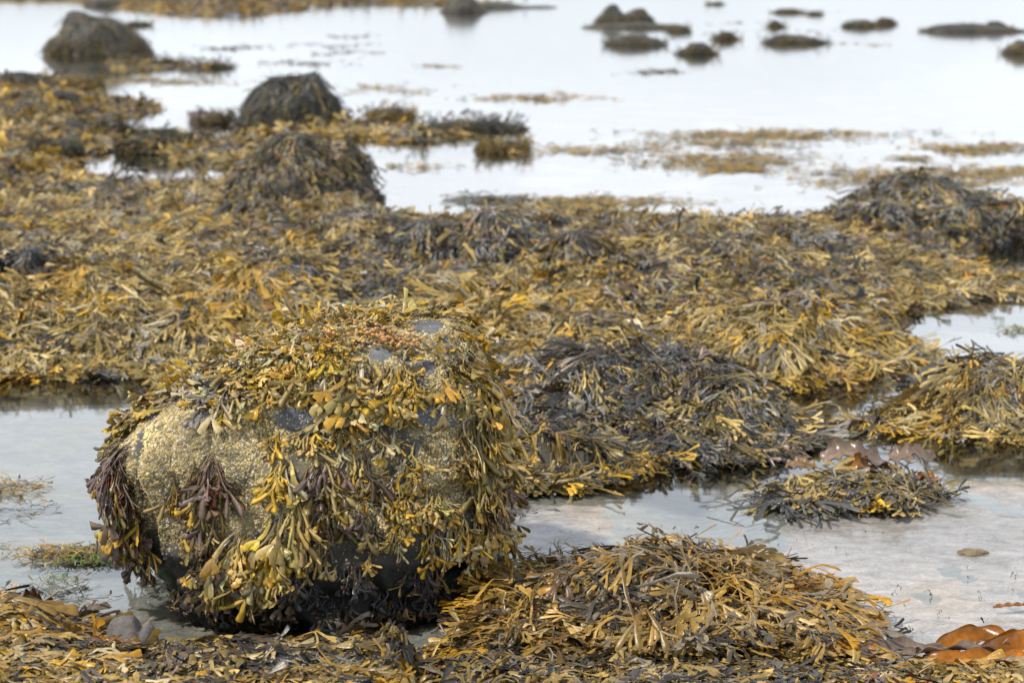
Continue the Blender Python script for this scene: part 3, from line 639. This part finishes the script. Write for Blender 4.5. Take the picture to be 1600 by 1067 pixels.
# hanging tufts: pixel of the root, spread px, fronds, length m, palette, sideways lean
YG = (['gold', 'ochre', 'tan', 'khaki', 'pale', 'olive'], [3.2, 2.2, 3, 1.8, 1.6, .8])
TN = (['tan', 'khaki', 'pale', 'ochre', 'gold', 'olive'], [4, 3, 1.4, 2.4, 1.0, 1.6])
GY = (['grey', 'pale', 'tan', 'slate', 'mauve'], [4, 3, 2, 1, 1])
RD = (['rust', 'brown', 'mauve', 'olive', 'ochre'], [.7, 4, 3, 2.5, 1.6])
BR = (['brown', 'khaki', 'mauve', 'olive', 'ochre', 'tan'], [3, 3, 2, 2.5, 1.5, 2])
DB = (['black', 'brown', 'olive', 'slate'], [4, 3, 2, 1])
tufts = [
 (500, 500, 40, 20, .07, YG, -.4), (560, 492, 40, 22, .07, YG, -.2), (610, 486, 35, 20, .07, YG, .1), (660, 492, 30, 14, .06, YG, .3), (720, 505, 25, 20, .07, YG, .5), (460, 515, 35, 20, .08, TN, -.4), (420, 535, 30, 20, .08, GY, -.4),
 (380, 555, 30, 24, .09, GY, -.5), (330, 580, 35, 26, .09, GY, -.5), (290, 600, 30, 22, .10, GY, -.5), (250, 620, 25, 20, .10, TN, -.6), (215, 640, 20, 26, .11, TN, -.7), (190, 668, 14, 30, .12, YG, -.8), (200, 655, 14, 22, .12, TN, -.8), (225, 650, 14, 18, .12, TN, -.6), (270, 612, 14, 8, .12, RD, -.6),
 (195, 700, 12, 30, .14, RD, -.7), (192, 730, 12, 32, .14, RD, -.6), (196, 765, 12, 30, .15, BR, -.5), (200, 800, 12, 30, .15, RD, -.5), (212, 828, 12, 22, .12, BR, -.4), (226, 858, 12, 12, .09, BR, -.2),
 (530, 520, 35, 20, .08, YG, -.2), (480, 545, 35, 22, .09, YG, -.2), (440, 560, 30, 24, .10, YG, -.1), (470, 580, 28, 24, .10, TN, -.1), (520, 545, 25, 18, .09, YG, .0), (560, 570, 30, 24, .11, TN, -.1), (545, 590, 25, 24, .15, TN, -.5), (600, 580, 25, 26, .12, YG, .1), (590, 600, 25, 24, .12, TN, .1), (635, 600, 22, 22, .11, YG, .2), (650, 620, 18, 18, .10, TN, .2),
 (700, 600, 18, 16, .09, YG, .2), (745, 540, 22, 24, .12, YG, .6), (720, 550, 18, 24, .16, TN, .4), (740, 580, 16, 28, .17, TN, .5), (760, 600, 14, 30, .16, YG, .6), (755, 640, 14, 30, .16, YG, .5), (770, 680, 12, 30, .16, YG, .4), (735, 660, 14, 26, .17, TN, .3), (770, 730, 12, 30, .15, BR, .4), (745, 720, 14, 24, .15, TN, .2), (772, 790, 12, 28, .14, YG, .3), (750, 790, 14, 22, .13, TN, .1), (768, 850, 12, 24, .11, BR, .2), (745, 850, 12, 16, .09, YG, .1), (762, 900, 12, 14, .08, BR, .1),
 (360, 595, 20, 18, .12, GY, -.1), (350, 610, 14, 16, .14, GY, .1), (390, 590, 16, 14, .08, TN, .1), (420, 600, 16, 14, .08, YG, 0), (330, 720, 20, 16, .13, RD, .0), (315, 745, 18, 14, .15, RD, .1), (330, 800, 16, 12, .12, BR, .1), (300, 830, 12, 8, .10, RD, .0),
 (430, 680, 16, 10, .08, YG, .0), (490, 670, 22, 14, .09, TN, .0), (540, 660, 25, 18, .08, YG, .0), (590, 660, 20, 14, .08, TN, .0), (440, 720, 20, 12, .12, YG, .0), (500, 725, 20, 16, .13, BR, .1), (560, 715, 20, 14, .10, BR, .0), (470, 790, 22, 20, .16, TN, -.3), (440, 800, 18, 18, .16, YG, -.2), (520, 780, 16, 12, .12, BR, 0), (380, 840, 22, 20, .15, TN, -.7), (420, 850, 20, 20, .14, TN, -.3), (350, 860, 20, 18, .13, BR, -.2), (400, 890, 18, 14, .11, BR, .1),
 (310, 880, 18, 12, .10, BR, -.2), (600, 760, 22, 14, .08, YG, .0), (640, 780, 22, 18, .09, TN, .1), (680, 770, 22, 20, .10, TN, .1), (620, 820, 20, 14, .08, YG, .0), (670, 830, 18, 16, .09, YG, .0), (710, 810, 18, 16, .11, YG, .1), (580, 810, 14, 8, .08, BR, 0), (640, 700, 14, 5, .07, TN, 0), (510, 860, 10, 5, .10, BR, 0), (575, 860, 8, 4, .06, YG, 0), (680, 870, 10, 4, .09, RD, 0), (715, 700, 12, 12, .10, TN, .2), (650, 740, 10, 6, .06, TN, 0), (560, 780, 14, 8, .1, BR, 0), (270, 760, 8, 4, .08, YG, 0), (540, 620, 18, 16, .13, TN, -.5), (280, 930, 18, 12, .08, BR, -.1),
 (340, 935, 20, 26, .08, DB, 0), (430, 950, 25, 24, .08, DB, 0), (520, 935, 25, 24, .08, DB, 0), (610, 930, 25, 24, .08, DB, 0), (690, 925, 20, 26, .08, DB, 0), (470, 895, 25, 20, .08, DB, 0), (560, 885, 25, 18, .07, DB, 0), (650, 890, 25, 18, .07, DB, 0), (735, 915, 18, 22, .08, DB, 0)]
rt = np.random.default_rng(99); cam0 = Vector((0, 0, H))
for (px, py, spx, n, ln, pal, lean) in tufts:
    n = int(n * 1.05)
    S, Dd = [], []; pts = 0
    while len(S) < n and pts < n * 6:
        pts += 1
        a_, b_ = px + rt.normal(0, spx * .5), py + rt.normal(0, min(spx, 14) * .5)
        q, nn = hit(a_, b_)
        if q is None or bare(np.array([q]))[0] > .3: continue
        S.append(np.array(q)); d = Vector((lean + rt.normal(0, .35), -.15 + rt.normal(0, .3), -.35 + .3 * rt.normal()))
        Dd.append(d.normalized())
    if not S: continue
    n = len(S); l = ln * rt.uniform(.5, 1.25, n) * .92
    off = rt.uniform(.002, .017, n) * (1.25 if lean < -.35 and px < 240 or px > 740 else 1)
    PA, SI, NO = drape(rt, bb, S, Dd, l, off, stiff=.5 if abs(lean) > .3 else .3, roll=.28)
    kb = np.array([bare(PA[:, q]) for q in range(1, 6)]).max(0) < (.5 if py < 640 else .8); PA, SI, NO, l = PA[kb], SI[kb], NO[kb], l[kb]; n = len(l)
    if not n: continue
    c0, c1 = colours(rt, pal[0], pal[1], n)
    short = l < .085
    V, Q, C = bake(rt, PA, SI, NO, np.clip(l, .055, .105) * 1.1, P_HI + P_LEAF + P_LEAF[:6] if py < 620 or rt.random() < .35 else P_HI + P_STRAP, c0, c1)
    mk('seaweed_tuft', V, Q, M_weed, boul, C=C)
# short fringe over crown, flanks and back that also shows from the side
P, Nn = sample_tris(rt, bv, bq, 4200); lp = P - np.array([BX, BY, 0])
fx, fy = proj(P); frontf = lp[:, 1] < .02
k = (lp[:, 2] > .06) & (bare(P) < .2) & (((~frontf) & (lp[:, 2] > .1)) | ((lp[:, 2] > .52) & (rt.random(len(P)) < .8)) | ((fbm(lp * 6 + 80, 2) > .45) & (lp[:, 2] > .15)))
P, Nn, lp = P[k], Nn[k], lp[k]; n = len(P)
l = rt.uniform(.035, .07, n) * np.where(lp[:, 1] > 0, 1.5, 1)
Dd = unit(np.stack([lp[:, 0], lp[:, 1], np.full(n, -.2)], -1) + rt.normal(0, .4, (n, 3)))
PA, SI, NO = drape(rt, bb, P, Dd, l, rt.uniform(.003, .014, n), stiff=.6, roll=.6)
kb = np.array([bare(PA[:, q]) for q in range(1, 7)]).max(0) < .4; PA, SI, NO, l = PA[kb], SI[kb], NO[kb], l[kb]; n = len(l)
c0, c1 = colours(rt, *YG, n)
V, Q, C = bake(rt, PA, SI, NO, l * 1.3, P_LEAF + P_HI[:6], c0, c1)
tag(mk('short_seaweed', V, Q, M_weed, boul, C=C), kind='stuff')

# orange air bladders nestled on the crown
def blobs(cent, rad, c, seg=8):
    a = np.arange(seg) / seg * 2 * math.pi; ph = np.linspace(-1.35, 1.35, 5)
    U = np.concatenate([np.stack([np.cos(a) * math.cos(p), np.sin(a) * math.cos(p), np.full(seg, math.sin(p) * 1.35)], -1) for p in ph])
    Q = np.array([(k * seg + i, k * seg + (i + 1) % seg, (k + 1) * seg + (i + 1) % seg, (k + 1) * seg + i) for k in range(4) for i in range(seg)])
    n = len(cent); ax = unit(rt.normal(0, 1, (n, 3))); t = unit(np.cross(ax, rt.normal(0, 1, (n, 3)))); b = np.cross(ax, t)
    W = cent[:, None] + (t[:, None] * U[None, :, :1] + b[:, None] * U[None, :, 1:2] + ax[:, None] * U[None, :, 2:]) * rad[:, None, None]
    cap = np.array([(0, 7, 6, 5), (0, 5, 4, 3), (0, 3, 2, 1)]); Q = np.concatenate([Q, cap, 32 + cap[:, ::-1]])
    return W.reshape(-1, 3), (Q[None] + (np.arange(n) * len(U))[:, None, None]).reshape(-1, 4), np.repeat(c, len(U), 0)
cc, rr, cl = [], [], []
for px, py, s, m in ((610, 538, 22, 46), (575, 528, 14, 18), (640, 545, 14, 14), (515, 532, 12, 9), (560, 515, 5, 3)):
    for _ in range(m):
        q, nn = hit(px + rt.normal(0, s * .6), py + rt.normal(0, s * .28))
        if q: cc.append(np.array(q + nn * rt.uniform(.012, .03))); rr.append(rt.uniform(.0036, .0058)); cl.append(np.array([.50, .25, .08]) * rt.uniform(.7, 1.15))
V, Q, C = blobs(np.array(cc), np.array(rr), np.array(cl)); mk('air_bladders', V, Q, M_blad, boul, C=C)

# ------------------------------------------------------------------ heaps of weed in the foreground
def heap(name, seed, region, dens, m, ln, label, cat='seaweed heap', protos=None, xr=1.15, y0=4.0, y1=5.7, **k):
    rng = np.random.default_rng(seed)
    def acc(x, y, h, s):
        px, py = proj(np.stack([x, y, h * 0], -1)); return on(x, y, h, s) & region(px, py, x, y)
    v, q, c = scatter(rng, y0, y1, dens, m, ln, protos or P_FLAT, acc, xr=xr, **{'roll': .28, 'arch': .12, **k})
    return tag(mk(name, v, q, M_weed, C=c), label, cat)
is_r = lambda px, py, x, y: (px > 790) & (py < 1046) & (py > 855)
is_l = lambda px, py, x, y: (px < 140) & (py > 945) & (py < 1036)
is_pool = lambda px, py, x, y: (px < 230) & (py > 840) & (py < 900)
heap('seaweed_heap', 31, is_r, 1500, 8, .11, 'rounded heap of tan and amber wrack right of the big boulder', lift=.045, flow=.6, spread=.9, arch=.22, amber=(.92, .78, .56), protos=P_FLAT + P_LONG + P_LONG + P_MID)
heap('seaweed_heap', 32, is_l, 900, 8, .13, 'small heap of brown wrack at the lower left beside the grey stone', lift=.02, amber=(.85, .72, .6))
heap('seaweed_raft', 33, is_pool, 500, 6, .08, 'green edged patch of wrack in the near left pool', cat='seaweed patch')
o = heap('seaweed_litter', 34, lambda px, py, x, y: ~((px > 145) & (px < 285) & (py < 1046)) & ~is_r(px, py, x, y) & ~is_l(px, py, x, y) & ~is_pool(px, py, x, y), 1300, 8, .085, 'grey and olive wrack strewn across the front of the beach', cat='seaweed', lift=.016, y0=3.5, flow=.6, spread=.8, amber=(.9, .84, .76))
o['kind'] = 'stuff'

# ------------------------------------------------------------------ kelp blades
def kelp(seed, pts, width, c, label, lift=.02, thick=.003, cat='kelp blade', hang=None):
    rng = np.random.default_rng(seed)
    W = [at(p[0], p[1], 0) for p in pts]; Z_ = [p[2] for p in pts]
    K = 36; t = np.linspace(0, 1, K); s = t * (len(W) - 1)
    px = np.interp(s, range(len(W)), [w_[0] for w_ in W]); py = np.interp(s, range(len(W)), [w_[1] for w_ in W]); pz = np.interp(s, range(len(W)), Z_)
    ker = np.array([1, 2, 3, 2, 1]) / 9
    sm_ = lambda a: np.convolve(np.pad(a, 2, 'edge'), ker, 'valid')
    for _ in range(3): px, py, pz = sm_(px), sm_(py), sm_(pz)
    gz = np.maximum(height(px, py), 0.0)
    P = np.stack([px, py, gz + pz * .6 + .02], -1); TA = unit(np.gradient(P, axis=0)); up = np.array([0, 0, 1.0])
    SI = unit(np.cross(up[None] * np.ones_like(TA), TA)); NO = np.cross(TA, SI)
    roll = np.interp(s, range(len(W)), [p[3] if len(p) > 3 else 0 for p in pts]); roll = sm_(sm_(roll))
    SI, NO = SI * np.cos(roll)[:, None] + NO * np.sin(roll)[:, None], NO * np.cos(roll)[:, None] - SI * np.sin(roll)[:, None]
    wd = width * np.clip(np.minimum(t * 5 + .25, (1 - t) * 6 + .15), 0, 1) ** .6; M = 9; u = np.linspace(-1, 1, M)
    ruf = np.sin(np.outer(t * 26 + seed, np.ones(M)) + u * 1.5) * (u ** 2) * .13
    G = P[:, None] + SI[:, None] * (u[None, :, None] * wd[:, None, None] / 2) + NO[:, None] * ((ruf + .16 * (u ** 2)) * wd[:, None])[..., None]
    G[..., 2] = np.maximum(G[..., 2], .006)
    B = G - NO[:, None] * thick
    V = np.concatenate([G.reshape(-1, 3), B.reshape(-1, 3)]); n = K * M
    i = (np.arange(K - 1)[:, None] * M + np.arange(M - 1)).ravel()
    Q = np.stack([i, i + 1, i + M + 1, i + M], -1); Q = np.concatenate([Q, (Q + n)[:, ::-1]])
    for e in (0, M - 1):
        j = np.arange(K - 1) * M + e; Q = np.concatenate([Q, np.stack([j, j + M, j + M + n, j + n], -1)])
    C = np.array(c)[None] * np.exp(.55 * fbm(V * 11 + seed, 3))[:, None]
    return tag(mk('kelp_blade', V, Q, M_kelp, C=C), label, cat, 'kelp blades washed up on the shore')
AM = (.38, .135, .008); MV = (.23, .165, .125); DKb = (.16, .085, .04)
kelp(1, [(1455, 1052, .02), (1500, 1034, .06, .7), (1545, 1034, .07, .5), (1600, 1050, .03)], .05, AM, 'amber kelp blade arched up at the bottom right corner')
kelp(2, [(1530, 1066, .02), (1570, 1046, .06, .9), (1620, 1040, .07, .6), (1700, 1060, .03)], .06, AM, 'thick amber kelp blade curling off the bottom right edge')
kelp(3, [(1400, 1060, .03), (1460, 1056, .05, -.4), (1520, 1052, .06), (1590, 1045, .03)], .045, MV, 'mauve kelp blade lying between the two amber ones')
kelp(4, [(1330, 1064, .03), (1375, 1052, .05, .5), (1430, 1046, .05), (1490, 1060, .02)], .05, MV, 'pale mauve kelp strap left of the amber blades')
kelp(5, [(1255, 1060, .01), (1300, 1050, .03, .4), (1360, 1052, .02), (1400, 1060, .01)], .05, AM, 'amber kelp blade at the bottom, below the end of the weed heap')
kelp(6, [(1170, 1056, .01), (1210, 1050, .02, .3), (1270, 1052, .015)], .035, AM, 'small amber kelp piece left along the bottom edge')
kelp(7, [(1420, 1066, .01), (1500, 1066, .03, .3), (1580, 1064, .03), (1660, 1066, .02)], .06, AM, 'amber blade running along the bottom edge at right')
kelp(8, [(1000, 1005, .01), (1080, 1012, .02), (1160, 1030, .012), (1200, 1035, .01)], .02, (.30, .13, .04), 'narrow rust strap crossing the front of the weed heap')
kelp(9, [(985, 930, .02), (960, 940, .02, .4), (920, 955, .015)], .022, (.33, .15, .07), 'narrow orange strap on top of the weed heap')
kelp(10, [(1110, 912, .01), (1150, 916, .015), (1190, 918, .006)], .018, AM, 'thin orange strap sticking out of the heap onto the sand')
kelp(11, [(1285, 744, .03, .1), (1310, 744, .11, .5), (1350, 746, .08, .35), (1390, 746, .03)], .09, MV, 'glossy folded mauve kelp standing at the pool edge')
kelp(12, [(1310, 752, .02), (1340, 756, .06, 1.0), (1372, 752, .02)], .08, (.36, .15, .03), 'brown kelp lobe tucked below the folded mauve one')
kelp(13, [(1385, 744, .06, .2), (1420, 746, .09, .5), (1465, 742, .06, .2)], .08, MV, 'pale mauve kelp sheet at the right of the pool edge')
kelp(14, [(1360, 742, .02), (1390, 746, .02, .3), (1410, 748, .01)], .035, AM, 'amber kelp scrap between the mauve sheets')
kelp(15, [(1432, 764, .0, .2), (1445, 762, .02, .7), (1465, 765, .0)], .045, AM, 'lone amber kelp scrap in the mid pool')
kelp(16, [(1225, 738, .0), (1250, 740, .02, .4), (1275, 742, .0)], .06, (.33, .21, .12), 'tan kelp piece at the left of the pool edge')
kelp(22, [(1290, 1062, .03), (1330, 1050, .05, .6), (1370, 1062, .03)], .045, AM, 'amber kelp lobe between the weed heap and the mauve strap')
kelp(17, [(60, 975, .06, .4), (45, 1000, .05, .5), (20, 1025, .02)], .05, (.19, .10, .055), 'dark brown kelp strap over the lower left heap')
kelp(18, [(120, 1040, .0), (95, 1030, .02, .6), (80, 1015, .02)], .04, MV, 'mauve kelp scrap in front of the lower left heap')
kelp(19, [(125, 1062, .0), (160, 1058, .02, .5), (200, 1062, .02), (240, 1070, .0)], .045, (.30, .14, .05), 'rusty kelp strap at the bottom left')
kelp(20, [(1550, 962, .0), (1580, 958, .005), (1610, 955, .0)], .014, AM, 'thin yellow strip lying alone on the wet sand')
kelp(21, [(360, 1062, .02), (385, 1055, .03, .3), (410, 1050, .02)], .04, (.46, .30, .03), 'yellow blade at the bottom below the boulder')

# ------------------------------------------------------------------ stones
def stone(seed, px, py, w_, d_, h_, c, label, lobes=None, name='stone'):
    cpos = at(px, py, 0); gz = max(float(height(np.array([cpos[0]]), np.array([cpos[1]]))[0]), .004)
    root = empty(name, (cpos[0], cpos[1], gz), label, 'stone')
    def fn(v, a):
        ph = (v - .35) / .65 * math.pi / 2; ph = np.clip(ph, -math.pi / 2, math.pi / 2); rr = np.abs(np.cos(ph)) ** .75
        x = np.cos(a) * rr * w_ / 2; y = np.sin(a) * rr * d_ / 2; z = np.sin(ph) * h_
        if lobes: z = z * (1 - .32 * np.exp(-((x - w_ * .18) / (w_ * .07)) ** 2) - .12 * smooth(.0, .4, x / w_))
        P = np.stack([x, y, z], -1); return P * (1 + (.10 if lobes else .3) * fbm(P / w_ * 2.6 + seed, 3))[..., None] + np.array([cpos[0], cpos[1], gz])
    V, Q = rock_rings(40, 64, fn)
    mk('rock', V, Q, M_rock, root, C=np.array(c)[None] * np.exp(.3 * fbm(V * 14, 2))[:, None])
    return root, np.array([cpos[0], cpos[1], gz])
st, sp_ = stone(5, 206, 1014, .132, .09, .078, (.15, .14, .135), 'smooth grey two lobed stone between the left heap and the boulder', lobes=True)
# pale lip along its chipped lower left edge
a = np.linspace(0, 1, 14); lip = np.stack([sp_[0] - .058 + .055 * a, sp_[1] - .047 - .012 * np.sin(a * 3), sp_[2] + .012 + .030 * np.sin(a * 2.6)], -1)
LV, LQ = [], []
for i, p in enumerate(lip):
    for j in range(6):
        th = j / 6 * 2 * math.pi; rr_ = .0035 * math.sin(math.pi * (i + .5) / 14) + .0006; LV.append(p + np.array([0, math.cos(th) * rr_, math.sin(th) * rr_ * 1.6]))
        if i: LQ.append(((i - 1) * 6 + j, (i - 1) * 6 + (j + 1) % 6, i * 6 + (j + 1) % 6, i * 6 + j))
mk('pale_lip', LV, LQ, M_rock, st, C=np.tile([.55, .5, .42], (len(LV), 1)))
stone(9, 1520, 866, .085, .05, .012, (.19, .145, .08), 'tiny ochre sandy mound standing alone on the wet sand', name='sand_mound')

# green gutweed and crumbs of black weed on the sand
def scraps(seed, name, label, pts, ln, pal, protos=P_MID):
    rng = np.random.default_rng(seed); G = []
    for a_, b_, hw, hh, n in pts:
        for _ in range(n): G.append(at(a_ + rng.normal(0, hw), b_ + rng.normal(0, hh)))
    G = np.array(G); n = len(G); l = ln * rng.uniform(.4, 1.3, n)
    hf = lambda x, y: np.maximum(height(x, y), 0)
    PA, SI, NO = ground_paths(rng, G[:, 0], G[:, 1], rng.uniform(0, 6.3, n), l, rng.uniform(0, .006, n), roll=.25, arch=.05, hf=hf)
    c0, c1 = colours(rng, pal[0], pal[1], n); v, q, c = bake(rng, PA, SI, NO, l, protos, c0, c1)
    tag(mk(name, v, q, M_weed, C=c), label, 'algae', kind='stuff')
scraps(51, 'green_algae', 'bright green gutweed at the pool edges', [(150, 872, 30, 5, 220), (90, 912, 18, 3, 30), (1450, 577, 22, 4, 90), (1545, 592, 30, 4, 90), (1590, 518, 14, 3, 50)], .05, (['green', 'olive', 'khaki'], [2, 1, .6]))
scraps(52, 'black_crumbs', 'black crumbs of weed on the wet sand', [(1300, 975, 40, 18, 30), (1340, 985, 14, 5, 26), (1280, 945, 12, 5, 12), (1210, 915, 4, 3, 8), (1450, 930, 4, 2, 4), (1300, 850, 120, 40, 26), (1000, 830, 60, 3, 10), (1400, 960, 130, 30, 30)], .02, (['black', 'slate'], [2, 1]))
